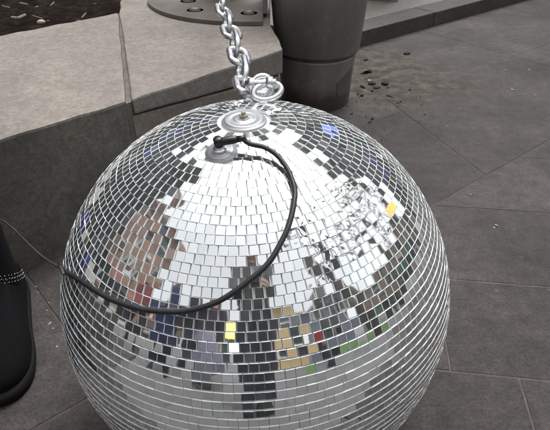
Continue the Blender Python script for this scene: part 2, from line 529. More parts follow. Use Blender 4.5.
# post with its bolted base plate on the coping slab
post = thing('steel_post', 'steel post with a round bolted base plate on the planter coping', 'post', (-.11, 2.44, .36))
bm = bmesh.new()
disc = [(.42*math.cos(2*PI*k/120), .42*math.sin(2*PI*k/120)) for k in range(120)]
add_prism(bm, clip(disc, (1, 0), .066), .001, .015, .002)
obj('base_plate', bm, M_STEEL, post)
bm = bmesh.new(); add_lathe(bm, [(.10, .015), (.10, .02), (.082, .024), (.080, .03), (.078, 3.2), (.05, 3.26), (0, 3.27)], 40, Matrix.Translation((-.08, .01, 0)))
obj('pole', bm, m_mottled('rusty_dark_steel', (.05, .035, .03), (.11, .08, .065), 9, .6, .3), post, True)
bp = None
for q in (backproj(248, 17, .375), backproj(189, 5, .375)):
    bp = q
for ang in [0]:
    pass
bolt_pos = [Vector((-.098, 2.143, .375)), Vector((-.352, 2.335, .375))]
for k in range(5): 
    aa = R_(40+k*48); bolt_pos.append(Vector((-.11+.32*math.cos(aa), 2.44+.32*math.sin(aa), .375)))
for q in bolt_pos:
    bm = bmesh.new()
    add_lathe(bm, [(0, .012), (.012, .012), (.020, .009), (.0225, .005), (.0225, 0), (.032, 0), (.032, -.0005)], 28, Matrix.Translation(q-Vector((-.11, 2.44, .36))))
    obj('bolt', bm, M_STEEL, post, True)
bm = bmesh.new(); add_box(bm, (.072, -.19, .215), (.016, .24, .40), bevel=.003); obj('gusset', bm, M_PURP, post)

# ------------------------------------------------------------------ bollard
bo = thing('bollard', 'wide dark grey tapered metal bollard with a groove round its foot', 'bollard', (.170, 2.222, 0))
bm = bmesh.new(); add_lathe(bm, [(.138, -.02), (.1415, .004), (.156, .198), (.155, .206), (.148, .208)], 80); obj('foot', bm, M_BOLL, bo, True)
bm = bmesh.new(); add_lathe(bm, [(.148, .206), (.148, .219), (.166, .221), (.1695, .228), (.190, .46), (.196, .62), (.198, .80), (.190, .86), (.16, .90), (.09, .925), (0, .93)], 80)
obj('body', bm, M_BOLL, bo, True)
# hatch: a thin raised quadrilateral door on the foot
bm = bmesh.new()
def onfoot(an, z, e=.0022): 
    r = .1415+(.156-.1415)*(z/.2)+e
    return bm.verts.new((r*math.cos(an), r*math.sin(an), z))
a0 = R_(-62); a1 = R_(-28)
K = 10
top = [onfoot(a0+(a1-a0)*i/K, .118+.055*i/K) for i in range(K+1)]; bot = [onfoot(a0+.10+(a1-a0-.1)*i/K, .062+.002*i/K) for i in range(K+1)]
top2 = [onfoot(a0+(a1-a0)*i/K, .118+.055*i/K, -.002) for i in range(K+1)]; bot2 = [onfoot(a0+.10+(a1-a0-.1)*i/K, .062+.002*i/K, -.002) for i in range(K+1)]
for i in range(K):
    bm.faces.new((bot[i], bot[i+1], top[i+1], top[i])); bm.faces.new((top[i], top[i+1], top2[i+1], top2[i])); bm.faces.new((bot[i+1], bot[i], bot2[i], bot2[i+1]))
bm.faces.new((top[0], top2[0], bot2[0], bot[0])); bm.faces.new((bot[K], bot2[K], top2[K], top[K]))
obj('hatch', bm, m_mottled('dark_hatch_paint', (.085, .077, .071), (.11, .10, .094), 6, .5, .2), bo)

# ------------------------------------------------------------------ mirror ball
AX = Vector((-.040, -.030, 1)).normalized()
Q = Vector((0, 0, 1)).rotation_difference(AX).to_matrix().to_4x4()
ball = thing('mirror_ball', 'large silver mirror ball of small square tiles resting on the dark paving', 'mirror ball', BC)
PITCHT = .01178
CORE = BR-.0032
bm = bmesh.new(); bmesh.ops.create_uvsphere(bm, u_segments=128, v_segments=64, radius=CORE)
obj('core', bm, M_GROUT, ball, True)
JN = Vector((-.125, -.257, .958)).normalized()         # jack plate direction
rng = random.Random(21)
verts, faces, mids = [], [], []
nr = int(round(PI*BR/PITCHT)); dphi = PI/nr
GAP = .00125; TH = .0032
for i in range(nr):
    th = (i+.5)*dphi
    r = BR*math.sin(th)
    if BR*math.sin(th) < .0310 and th < PI/2: continue
    if BR*math.sin(th) < .03: continue
    n = max(6, int(round(2*PI*r/PITCHT)))
    dps = 2*PI/n
    ringtilt = rng.gauss(0, .0030)
    off = rng.gauss(0, .10)*dps + R_(80)
    low = min(1, max(0, (.72-math.cos(th))/.45)); low = low*low*(3-2*low)
    hgt = BR*dphi-(.00055+.00045*low)
    slowt = rng.random()*50
    for k in range(n):
        ps = off+k*dps
        d = Vector((math.sin(th)*math.cos(ps), math.sin(th)*math.sin(ps), math.cos(th)))
        dw = Q.to_3x3() @ d
        if dw.angle(JN) < .071+.020*noise.noise(dw*22): continue
        e = Vector((-math.sin(ps), math.cos(ps), 0)); u = d.cross(e)
        amp = .0115 if d.z > .25 else .0048
        # hand-laid tiles lean most around the mounting plate and over one knocked shoulder
        kn = max(0, 1-dw.angle(Vector((.30, -.30, .9)).normalized())/.5)
        amp += .030*kn + (.016 if BR*math.sin(th) < .10 and th < 1 else 0)
        a = rng.gauss(0, amp)+ringtilt; b = rng.gauss(0, amp)
        sp = rng.gauss(0, .05) if rng.random() < .02 else 0
        nn = (d+e*(a+sp)+u*b).normalized()
        ee = (e-nn*e.dot(nn)).normalized(); uu = nn.cross(ee)
        tw = rng.gauss(0, .012); ee2 = ee*math.cos(tw)+uu*math.sin(tw); uu2 = nn.cross(ee2)
        wdt = r*dps-(.00125-.00095*low)*rng.uniform(.6, 1.5)*(1+1.2*max(0, .3-abs(d.z))); hh = hgt*rng.uniform(.975, 1.01)
        rad = BR+rng.gauss(0, .00018)
        c = d*rad+ee*rng.gauss(0, .00018)
        c = Q @ c; nnw = Q.to_3x3() @ nn; eew = Q.to_3x3() @ ee2; uuw = Q.to_3x3() @ uu2
        base = len(verts)
        bh, bw = .00085*low+.00008, .00042*(1-low)+.00006     # ground bevels of the cut glass
        for dz, dx, dy in ((0, -bw, -bh), (-.0007, 0, 0), (-TH, 0, 0)):
            for sx, sy in ((-1, -1), (1, -1), (1, 1), (-1, 1)):
                verts.append(c+eew*(sx*(wdt/2+dx))+uuw*(sy*(hh/2+dy))+nnw*dz)
        faces.append((base, base+1, base+2, base+3)); mids.append(0)
        for lv in (0, 4):
            for x, y in ((0, 1), (1, 2), (2, 3), (3, 0)):
                faces.append((base+lv+x, base+lv+4+x, base+lv+4+y, base+lv+y)); mids.append(1)
me = bpy.data.meshes.new('mirror_tiles'); me.from_pydata(verts, [], faces)
me.polygons.foreach_set('material_index', mids); me.update()
link('mirror_tiles', me, [M_MIRROR, M_EDGE], ball)
# hanging plate at the pole
MP = axis_matrix(AX*BR, AX)
bm = bmesh.new()
prof = [(.0302, -.0060), (.0300, -.0022), (.0292, -.0014), (.0255, -.0006), (.0252, .0002), (.0245, .0005), (.0185, .0007), (.0178, .0003), (.0140, .0004), (.0134, .0011), (.0095, .0018), (.006, .0018), (0, .0018)]
add_lathe(bm, prof[::-1], 64, MP)
obj('hanging_plate', bm, M_PLATE, ball, True)
bm = bmesh.new(); add_lathe(bm, [(0, .0105), (.0030, .0105), (.0034, .0098), (.0034, .0068), (.0054, .0066), (.0060, .0058), (.0060, .0030), (.0085, .0028), (.0085, .0012)], 6, MP)
obj('bolt', bm, M_BRASS, ball)
# jack plate
MJ = axis_matrix(JN*BR, JN, (1, 0, 0))
bm = bmesh.new(); add_lathe(bm, [(0, .0024), (.011, .0024), (.0115, .0014), (.0155, .0012), (.0160, .0006), (.0162, -.0001), (.0200, -.0006), (.0206, -.005)], 56, MJ)
obj('jack_plate', bm, M_PLATE, ball, True)
bm = bmesh.new(); add_lathe(bm, [(0, .0088), (.0052, .0088), (.0058, .0080), (.0058, .0064), (.0082, .0062), (.0088, .0054), (.0088, .0036)], 28, MJ)
obj('jack_collar', bm, M_ZINC, ball, True)
# eye bolt on the far shoulder
EN = Vector((.030, .275, .94)).normalized()
EP = EN*BR
bm = bmesh.new()
add_lathe(bm, [(0, .006), (.006, .006), (.0065, .003), (.013, .002), (.0135, -.004)], 24, axis_matrix(EP, EN))
add_tube(bm, [EP+EN*.004, EP+EN*.010], .0042, 12)
ring_c = EP+EN*.020
X = Vector((1, .15, 0)).normalized(); 
add_tube(bm, [ring_c+X*(.0150*math.cos(2*PI*k/28))+EN*(.0150*math.sin(2*PI*k/28)) for k in range(28)], .0042, 12, closed=True)
obj('eye_bolt', bm, M_ZINC, ball, True)

# shackle through the eye
WC = BC+ring_c
sh = thing('shackle', 'chunky zinc bow shackle joining chain and mirror ball eye', 'shackle', WC)
sh.scale = (1.02, 1.02, 1.02)
Yd = Vector((.15, .80, -.42)).normalized(); Xd = Vector((1, -.1, .10)); Xd = (Xd-Yd*Xd.dot(Yd)).normalized(); Zd = Xd.cross(Yd)
bm = bmesh.new()
pts = []
for k in range(-3, 4): pass
pinp = Yd*(-.006)+Vector((0, 0, .004))
arc = [pinp-Xd*.0135+Zd*0, pinp-Xd*.0135+Yd*.02]
for k in range(1, 12):
    aa = PI-PI*k/12
    arc.append(pinp+Yd*.024+Xd*(.0175*math.cos(aa))+Yd*(.022*math.sin(aa)))
arc += [pinp+Xd*.0135+Yd*.02, pinp+Xd*.0135]
add_tube(bm, smooth_path(arc, 3), .0046, 12); obj('bow', bm, M_ZINC, sh, True)
bm = bmesh.new(); add_tube(bm, [pinp-Xd*.022, pinp+Xd*.022], .0052, 14)
for s in (-1, 1):
    add_tube(bm, [pinp+Xd*s*.0085, pinp+Xd*s*.018], .0085, 16)
obj('pin', bm, M_ZINC, sh, True)
# a wrap of split link round the pin
bm = bmesh.new()
rc = Vector((.008, -.012, -.003))
u1 = Vector((1, .25, .12)).normalized(); u2 = Vector((-.1, .55, .7)).normalized()
add_tube(bm, [rc+u1*(.0205*math.cos(2*PI*k/30))+u2*(.0115*math.sin(2*PI*k/30)) for k in range(30)], .0042, 12, closed=True)
obj('split_link', bm, M_ZINC, sh, True)

# chain
def link_mesh(L=.086, Wd=.049, r=.0065):
    b = bmesh.new(); pts = []
    rr = Wd/2-r; hl = L/2-r-rr
    for k in range(13): aa = -PI/2+PI*k/12; pts.append((hl+rr*math.cos(aa), rr*math.sin(aa), 0))
    for k in range(13): aa = PI/2+PI*k/12; pts.append((-hl+rr*math.cos(aa), rr*math.sin(aa), 0))
    add_tube(b, pts, r, 12, closed=True)
    return b
path = [WC+Vector((.0, .045, -.030)), ray(247, 92, 1.000), ray(244.5, 82, 1.035), ray(240.4, 62, 1.10), ray(233.5, 38, 1.20), ray(226.5, 20, 1.30), ray(221, -2, 1.42), Vector((-.16, 1.85, .62)), Vector((-.18, 2.25, .78)), Vector((-.19, 2.36, .86))]
sp_ = smooth_path(path, 24)
cum = [0]
for a, b in zip(sp_, sp_[1:]): cum.append(cum[-1]+(b-a).length)
def at(s):
    for i in range(len(cum)-1):
        if cum[i+1] >= s:
            t_ = (s-cum[i])/(cum[i+1]-cum[i]+1e-9); return sp_[i].lerp(sp_[i+1], t_)
    return sp_[-1]
ch = thing('chain', 'shiny galvanised steel chain running from the post to the mirror ball', 'chain', tuple(path[0]))
lm = None
CP = .0700
n = int(cum[-1]/CP)
for k in range(n):
    a, b = at(k*CP), at((k+1)*CP)
    mid = (a+b)/2; t_ = (b-a).normalized()
    up = Vector((.25, .35, 1)) if k % 2 == 0 else Vector((1, .12, -.25))
    up = up+Vector((random.uniform(-.25, .25), random.uniform(-.1, .1), random.uniform(-.1, .1)))
    z = (up-t_*up.dot(t_)).normalized(); y = z.cross(t_)
    M = Matrix((t_, y, z)).transposed().to_4x4(); M.translation = mid-path[0]
    if lm is None:
        o = obj('chain_link', link_mesh(), M_ZINC, ch, True); lm = o.data
    else:
        o = bpy.data.objects.new('chain_link', lm); COL.objects.link(o); o.parent = ch
    o.matrix_local = M
# bracket on the post the chain hangs from
bm = bmesh.new(); add_lathe(bm, [(.082, -.03), (.087, -.03), (.087, .03), (.082, .03)], 40, Matrix.Translation((-.08, .01, .50)))
obj('chain_collar', bm, M_ZINC, post, True)

# ------------------------------------------------------------------ cable
def onb(n, e=.0037): return BC+Vector(n).normalized()*(BR+e)
jt = BC+JN*(BR+.0150)
cab = thing('audio_cable', 'black cable with a right angle plug looping over the mirror ball', 'cable', tuple(jt))
xdir = Vector((.93, .06, .02)); xdir = (xdir-JN*xdir.dot(JN)).normalized()
bm = bmesh.new()
add_tube(bm, [-JN*.0068, -JN*.0055, JN*.0050, JN*.0062], [.0050, .0056, .0056, .0046], 18)
add_tube(bm, [-xdir*.0050, -xdir*.0040, xdir*.022, xdir*.0235], [.0042, .0052, .0050, .0040], 16)
add_tube(bm, [xdir*.0235, xdir*.034], [.0042, .0036], 14)
obj('plug', bm, M_PLASTIC, cab, True)
cp = [jt+xdir*.030, onb((-.004, -.272, .975), .0125), onb((.055, -.285, .966), .011), onb((.105, -.315, .955), .008), onb((.148, -.372, .930), .005), onb((.172, -.445, .891)), onb((.168, -.505, .860)), onb((.155, -.560, .828)),
      onb((.132, -.618, .795)), onb((.075, -.697, .733)), onb((.004, -.745, .688)), onb((-.084, -.783, .637)), onb((-.160, -.797, .606)), onb((-.255, -.793, .577)),
      onb((-.369, -.759, .552)), onb((-.454, -.725, .541)), onb((-.546, -.671, .528)), onb((-.651, -.585, .512)), onb((-.748, -.490, .484)), onb((-.830, -.400, .44)), onb((-.905, -.275, .37)), onb((-.96, -.10, .26)), onb((-.98, .12, .10), .006), (-.345, .79, .19), (-.36, .86, .05), (-.33, .93, .004), (-.2, 1.02, .0035), (0, 1.12, .0035)]
bm = bmesh.new(); add_tube(bm, [p-jt for p in smooth_path(cp, 10)], .0033, 10)
obj('cord', bm, M_CABLE, cab, True)

wp = [onb((-.80, -.42, .44), .0090), onb((-.875, -.32, .40), .006), ray(56, 265.5, .95), ray(40, 254.5, 1.07), ray(22, 237.5, 1.235), ray(12, 227.5, 1.262), ray(0, 219.5, 1.262), ray(-30, 209, 1.22), (-1.0, .74, .12), (-1.5, .25, .02), (-2.2, -.3, -.008)]
bm = bmesh.new(); add_tube(bm, smooth_path(wp, 8), .0019, 8)
for f_ in bm.faces: f_.smooth = True
tag(obj('thin_wire', bm, m_mottled('grey_wire', (.045, .042, .04), (.075, .07, .066), 60, .5, .1)), 'thin grey wire running from the left side of the ball up the planter wall', 'wire')

# ------------------------------------------------------------------ litter on the paving
bm = bmesh.new()
def crumb(p, r, flat=.6):
    bmesh.ops.create_icosphere(bm, subdivisions=1, radius=r, matrix=Matrix.Translation(p) @ Matrix.Rotation(random.random()*6, 4, 'Z') @ Matrix.Diagonal((random.uniform(.8, 1.7), random.uniform(.6, 1.1), flat, 1)))
for px, py, r in ((512, 90, .006), (510, 88, .004), (516, 84, .003), (428, 69, .004), (418, 98, .003), (496, 226, .006), (494, 228, .004), (369, 81, .008), (545, 84, .004), (505, 70, .004), (529, 70, .005), (470, 195, .004), (38, 293, .002), (47, 311, .003), (50, 324, .004), (53, 329, .003), (57, 347, .0025), (49, 303, .002), (36, 287, .002), (506, 60, .004), (535, 95, .004)):
    p = backproj(px, py, .0); p.z = r*.35; crumb(p, r)
for _ in range(90):
    p = Vector((random.uniform(-1., 2.), random.uniform(.5, 3.), .001))
    if p.xy.dot(NW) < 1.9: crumb(p, random.uniform(.0008, .0026))
stuff(obj('crumbs', bm, mat('pale_grit', (.30, .285, .26), .8)), 'pale specks and grit scattered over the dark paving', 'grit')
bm = bmesh.new()
for _ in range(60):
    an = random.uniform(-70, 35); rr = random.uniform(.15, .48)
    p = Vector((.17+rr*math.cos(R_(an))*.95, 2.222+rr*math.sin(R_(an))*1.1, .003))
    if p.xy.dot(NW) < 1.97: crumb(p, random.choice((.002, .002, .003, .003, .006))*(1.3-rr), .5)
for px, py, r in ((372, 84, .016), (368, 72, .018), (385, 84, .02), (362, 96, .012), (377, 88, .012), (366, 60, .012)):
    p = backproj(px, py, 0); p.z = r*.3; crumb(p, r, .5)
for v in bm.verts: v.co += noise.noise_vector(v.co*130)*.0022
stuff(obj('dirt_lumps', bm, m_mottled('clod', (.012, .009, .007), (.06, .046, .034), 25, .95, .4)), 'brown crumbs of soil gathered against the foot of the bollard', 'dirt')
M_LEAFD = m_mottled('dead_leaf', (.05, .03, .022), (.13, .075, .05), 12, .8, .2)
def dead_leaf(p, s, rz, label):
    b = bmesh.new(); L = []
    for i in range(7):
        t_ = i/6; wd = .45*math.sin(PI*min(1, t_*1.02)**.8)+.01
        L.append([b.verts.new(((t_-.5)*2*s, sg*wd*s, .004+.35*s*(abs(sg)*.5)*(wd)+.12*s*math.sin(t_*3))) for sg in (-1, 0, 1)])
    for x, y in zip(L, L[1:]):
        for k in range(2): b.faces.new((x[k], y[k], y[k+1], x[k+1]))
    r_ = bmesh.ops.extrude_face_region(b, geom=b.faces[:])
    for v in [g for g in r_['geom'] if isinstance(g, bmesh.types.BMVert)]: v.co.z += .0008
    o = obj('dead_leaf', b, M_LEAFD); o.location = p; o.rotation_euler = (random.uniform(-.1, .1), random.uniform(-.1, .1), rz)
    return tag(o, label, 'leaf')
dead_leaf(backproj(366, 72, .004), .030, .4, 'curled brown leaf on the muddy patch beside the bollard, nearer the kerb')
dead_leaf(backproj(363, 86, .004), .022, 2.0, 'small dark brown leaf tucked against the side of the bollard foot')
dead_leaf(backproj(390, 95, .004), .020, -.7, 'brown leaf lying out on the paving right of the bollard')
bm = bmesh.new(); crumb(backproj(407, 53, .004), .017, .45)
for v in bm.verts: v.co += noise.noise_vector(v.co*70)*.004
tag(obj('clod', bm, mat('black_clod', (.018, .016, .015), .9)), 'small black clod on the paving below the kerb, right of the bollard', 'clod')
#PART2
# ------------------------------------------------------------------ people
def skin(verts, edges, radii, sub=2, root=0):
    me = bpy.data.meshes.new('tmp'); me.from_pydata([tuple(v) for v in verts], edges, [])
    o = bpy.data.objects.new('tmp', me); COL.objects.link(o)
    m = o.modifiers.new('s', 'SKIN'); m.use_smooth_shade = True
    for i, r in enumerate(radii):
        sv = me.skin_vertices[0].data[i]
        sv.radius = (r, r) if isinstance(r, (int, float)) else r
        sv.use_root = (i == root)
    if sub:
        q = o.modifiers.new('d', 'SUBSURF'); q.levels = sub; q.render_levels = sub
    dg = bpy.context.evaluated_depsgraph_get(); dg.update()
    out = bpy.data.meshes.new_from_object(o.evaluated_get(dg))
    bpy.data.objects.remove(o); bpy.data.meshes.remove(me)
    return out

def chainskin(bm, pts, rad, sub=2):
    me = skin(pts, [(i, i+1) for i in range(len(pts)-1)], rad, sub)
    bm.from_mesh(me); bpy.data.meshes.remove(me)

M_SKIN = m_mottled('skin', (.42, .25, .19), (.52, .33, .25), 14, .5, .1, 200)
def cloth(name, c, rough=.85):
    m = m_mottled(name, tuple(x*.75 for x in c), tuple(min(1, x*1.2) for x in c), 12, rough, .5, 260, .003)
    m.node_tree.nodes['Principled BSDF'].inputs['Specular IOR Level'].default_value = .15
    return m

def lerp(a, b, t): return Vector(a)+(Vector(b)-Vector(a))*t

def head_mesh(bm, c, tilt, scale=1.):
    b = bmesh.new(); bmesh.ops.create_uvsphere(b, u_segments=28, v_segments=20, radius=1)
    for v in b.verts:
        x, y, z = v.co
        k = 1-.22*max(0, -z)**1.4                      # jaw narrows
        v.co = Vector((x*.075*k, y*.095*(1-.10*max(0, -z)), z*.118))
        if y < 0:
            v.co.y += .012*max(0, 1-abs(z)*1.2)*(1-abs(x))*.3
        d = (v.co-Vector((0, -.098, -.012))).length   # nose
        v.co.y -= .022*math.exp(-(d/.020)**2)
        for sx in (-1, 1):
            d = (v.co-Vector((sx*.031, -.085, .012))).length
            v.co.y += .010*math.exp(-(d/.016)**2)
    M = Matrix.Translation(c) @ Matrix.Rotation(tilt, 4, 'X') @ Matrix.Scale(scale, 4)
    for sx in (-1, 1):
        bmesh.ops.create_uvsphere(b, u_segments=10, v_segments=8, radius=.0105, matrix=Matrix.Translation((sx*.031, -.080, .012)))
        bmesh.ops.create_uvsphere(b, u_segments=10, v_segments=8, radius=1, matrix=Matrix.Translation((sx*.077, .004, 0)) @ Matrix.Diagonal((.010, .020, .032, 1)))
    bmesh.ops.create_uvsphere(b, u_segments=12, v_segments=6, radius=1, matrix=Matrix.Translation((0, -.086, -.052)) @ Matrix.Diagonal((.024, .010, .008, 1)))
    for v in b.verts: v.co = M @ v.co
    for f in b.faces: f.smooth = True
    me = bpy.data.meshes.new('tmp'); b.to_mesh(me); b.free(); bm.from_mesh(me); bpy.data.meshes.remove(me)

def hand(bm, wrist, direction, palm_n, side, curl=.35):
    """palm plus five fingers; direction along the fingers, palm_n out of the palm, side +1 / -1 for the thumb side"""
    d = Vector(direction).normalized(); n = Vector(palm_n); n = (n-d*n.dot(d)).normalized(); s = d.cross(n)*side
    w = Vector(wrist)
    chainskin(bm, [w, w+d*.035, w+d*.080], [(.022, .018), (.036, .016), (.038, .013)], 1)
    for k, (off, L) in enumerate(((.028, .068), (.010, .077), (-.009, .072), (-.027, .055))):
        p = w+d*.078+s*off; pts = [p-d*.02]; a = .12
        for j, f in enumerate((.45, .32, .25)):
            pts.append(p.copy()); dd = d*math.cos(a)+n*math.sin(a); p = p+dd*L*f; a += curl*1.4
        pts.append(p)
        chainskin(bm, pts, [.009, .009, .0082, .0075, .0062], 1)
    p = w+d*.025+s*.024
    chainskin(bm, [p, p+(s*.7+d*.6+n*.3).normalized()*.035, p+(s*.7+d*.6+n*.3).normalized()*.035+(d*.85+n*.5+s*.1).normalized()*.032], [.011, .0095, .007], 1)

def person(label, loc, rz, h=1.72, top=(.02, .02, .022), legs=(.015, .016, .02), shoes=(.012, .012, .013), hair=(.03, .02, .015), long_hair=False,
           coat=False, trim=None, lean=0., arms='down', stance=.11, skirt=None, sole=(.05, .05, .05), feet=None, group=None, slim=1., shoe_k=1.):
    k = h/1.72
    t = thing('person', label, 'person', loc, rz, group)
    V = lambda x, y, z: Vector((x*k, (y-lean*max(0, z-.9))*k, z*k))
    hipz, knz, ankz = .92, .50, .09
    F_ = feet or [(-stance, 0, 0), (stance, 0, 0)]
    pelvis, waist, chest, neck, skull = V(0, 0, .95), V(0, .005, 1.10), V(0, .01, 1.32), V(0, .005, 1.46), V(0, -.01, 1.54)
    v = [pelvis, waist, chest, neck, skull]; e = [(0, 1), (1, 2), (2, 3), (3, 4)]; r = [(.15*k, .10*k), (.12*k, .085*k), (.125*k, .078*k), .052*k, .055*k]
    legj = []
    for sx, ft in zip((-1, 1), F_):
        hip = V(sx*.09, 0, hipz-.04); an = Vector((ft[0]*k, ft[1]*k, ankz*k)); kn = hip.lerp(an, .5)+Vector((0, -.02*k, 0))
        i = len(v); v += [hip, kn, an]; e += [(0, i), (i, i+1), (i+1, i+2)]; r += [.085*k, .055*k, .040*k]
        legj.append((hip, kn, an))
    armj = []
    for sx in (-1, 1):
        shd = V(sx*.185, .01, 1.40)
        if arms == 'down': el, wr = V(sx*.235, .03, 1.12), V(sx*.24, -.06, .88)
        elif arms == 'phone': el, wr = V(sx*.205, -.10, 1.13), None
        elif arms == 'bag': el, wr = V(sx*.24, .02, 1.13), V(sx*.16, -.22, 1.10)
        if wr is None: wr = V(sx*.115, 0, 0)*0+Vector((sx*.10, -.340, .905))
        i = len(v); v += [shd, el, wr]; e += [(2, i), (i, i+1), (i+1, i+2)]; r += [.046*k, .038*k, .028*k]
        armj.append((shd, el, wr))
    me = skin(v, e, r, 2); bm = bmesh.new(); bm.from_mesh(me); bpy.data.meshes.remove(me)
    hc = V(0, -.015, 1.615)+Vector((0, -lean*.05, 0)); tilt = -.15-lean*.6
    if arms == 'phone': tilt = .45
    head_mesh(bm, hc, tilt, k)
    for sx, (shd, el, wr) in zip((-1, 1), armj):
        d = (wr-el).normalized()
        if arms == 'phone': hand(bm, wr, Vector((-sx*.15, -.55, .25)), Vector((-sx, -.2, .1)), sx, .55)
        else: hand(bm, wr, d+Vector((0, 0, -.1)), Vector((-sx, 0, 0)), -1 if sx < 0 else 1)
    obj('body', bm, M_SKIN, t, True)
    # trousers or skirt
    lm_ = cloth('trousers_cloth', legs)
    if skirt is None:
        vv = [V(0, 0, 1.0), V(0, 0, .92)]; ee = [(0, 1)]; rr = [(.150*k, .112*k), (.165*k, .122*k)]
        for hip, kn, an in legj:
            i = len(vv); vv += [hip+Vector((0, 0, -.05)), kn, an+Vector((0, 0, .05)), an+Vector((0, 0, -.03))]; ee += [(1, i), (i, i+1), (i+1, i+2), (i+2, i+3)]; rr += [.105*k*min(1, slim*1.15), .080*k*slim, .070*k*slim, .076*k*slim]
        me = skin(vv, ee, rr, 2); link('trousers', me, lm_, t)
    else:
        bm = bmesh.new()
        add_lathe(bm, [(.135, 1.02), (.175, .88), (.205, .60), (.25, .14), (.245, .135), (.2, .58), (.16, .88), (.13, 1.01)], 40, Matrix.Scale(k, 4) @ Matrix.Diagonal((1, .8, 1, 1)))
        for q in bm.verts:
            a_ = math.atan2(q.co.y, q.co.x); f_ = max(0, 1-q.co.z/k)*.06
            q.co.x *= 1+f_*math.sin(a_*11); q.co.y *= 1+f_*math.sin(a_*11)
        obj('skirt', bm, cloth('skirt_cloth', skirt), t, True)
    # jacket with sleeves
    jm = cloth('jacket_cloth', top)
    vv = [V(0, 0, .90), V(0, 0, 1.02), waist, chest, V(0, .008, 1.445)]; ee = [(0, 1), (1, 2), (2, 3), (3, 4)]
    rr = [(.178*k, .132*k), (.172*k, .128*k), (.160*k, .122*k), (.184*k, .130*k), (.092*k, .086*k)]
    for shd, el, wr in armj:
        i = len(vv); vv += [shd, el, el.lerp(wr, .93)]; ee += [(3, i), (i, i+1), (i+1, i+2)]; rr += [.076*k, .060*k, .045*k]
    me = skin(vv, ee, rr, 2); link('jacket', me, jm, t)
    if coat:
        bm = bmesh.new()
        Mx = Matrix.Scale(k, 4)
        if coat is True: cprof = [(.175, 1.06), (.200, .92), (.225, .60), (.245, .40), (.240, .398), (.215, .60), (.19, .92), (.165, 1.05)]
        else: cprof = [(.175, 1.06), (.205, .92), (.222, coat), (.217, coat-.002), (.196, .92), (.165, 1.05)]
        add_lathe(bm, cprof, 44, Mx @ Matrix.Diagonal((1, .78, 1, 1)))
        for q in bm.verts:
            a_ = math.atan2(q.co.y, q.co.x); f_ = max(0, 1-q.co.z/k)*.05
            q.co.x *= 1+f_*math.sin(a_*9); q.co.y *= 1+f_*math.sin(a_*9)
        o = obj('coat_skirt', bm, jm, t, True)
    if trim:      # a coloured band round each trouser leg
        for hip, kn, an in legj:
            bm = bmesh.new(); ax = (kn-an).normalized(); c0 = an+ax*(.265*k)
            add_tube(bm, [c0, c0+ax*.02, c0+ax*.05, c0+ax*.07], [.056*k, .0615*k, .0625*k, .058*k], 24)
            obj('cuff', bm, cloth('blue_cuff', trim, .5), t, True)
    # shoes
    for sx, (hip, kn, an), ft in zip((-1, 1), legj, F_):
        yaw = ft[2] if len(ft) > 2 else 0
        Ms = Matrix.Translation((an.x, an.y, 0)) @ Matrix.Rotation(yaw, 4, 'Z') @ Matrix.Scale(k*shoe_k, 4)
        shoe(t, Ms, sx, shoes, sole)
    # hair
    bm = bmesh.new(); bmesh.ops.create_uvsphere(bm, u_segments=24, v_segments=16, radius=1)
    for q in bm.verts:
        x, y, z = q.co
        low = -.30 if not long_hair else -1.9
        if z < -.15: 
            q.co = Vector((x*.088, max(y, .12)*.108+.02, (z*1.2 if not long_hair else z*2.6)*.10))
        else: q.co = Vector((x*.086, y*.104+.012, z*.128+.004))
        if y < -.35 and z < .55: q.co.y = max(q.co.y, -.02)
        q.co += noise.noise_vector(q.co*38)*.006
    Mh = Matrix.Translation(hc+Vector((0, .006, .008))) @ Matrix.Rotation(tilt, 4, 'X') @ Matrix.Scale(k, 4)
    for q in bm.verts: q.co = Mh @ q.co
    obj('hair', bm, cloth('hair_strands', hair, .5), t, True)
    return t

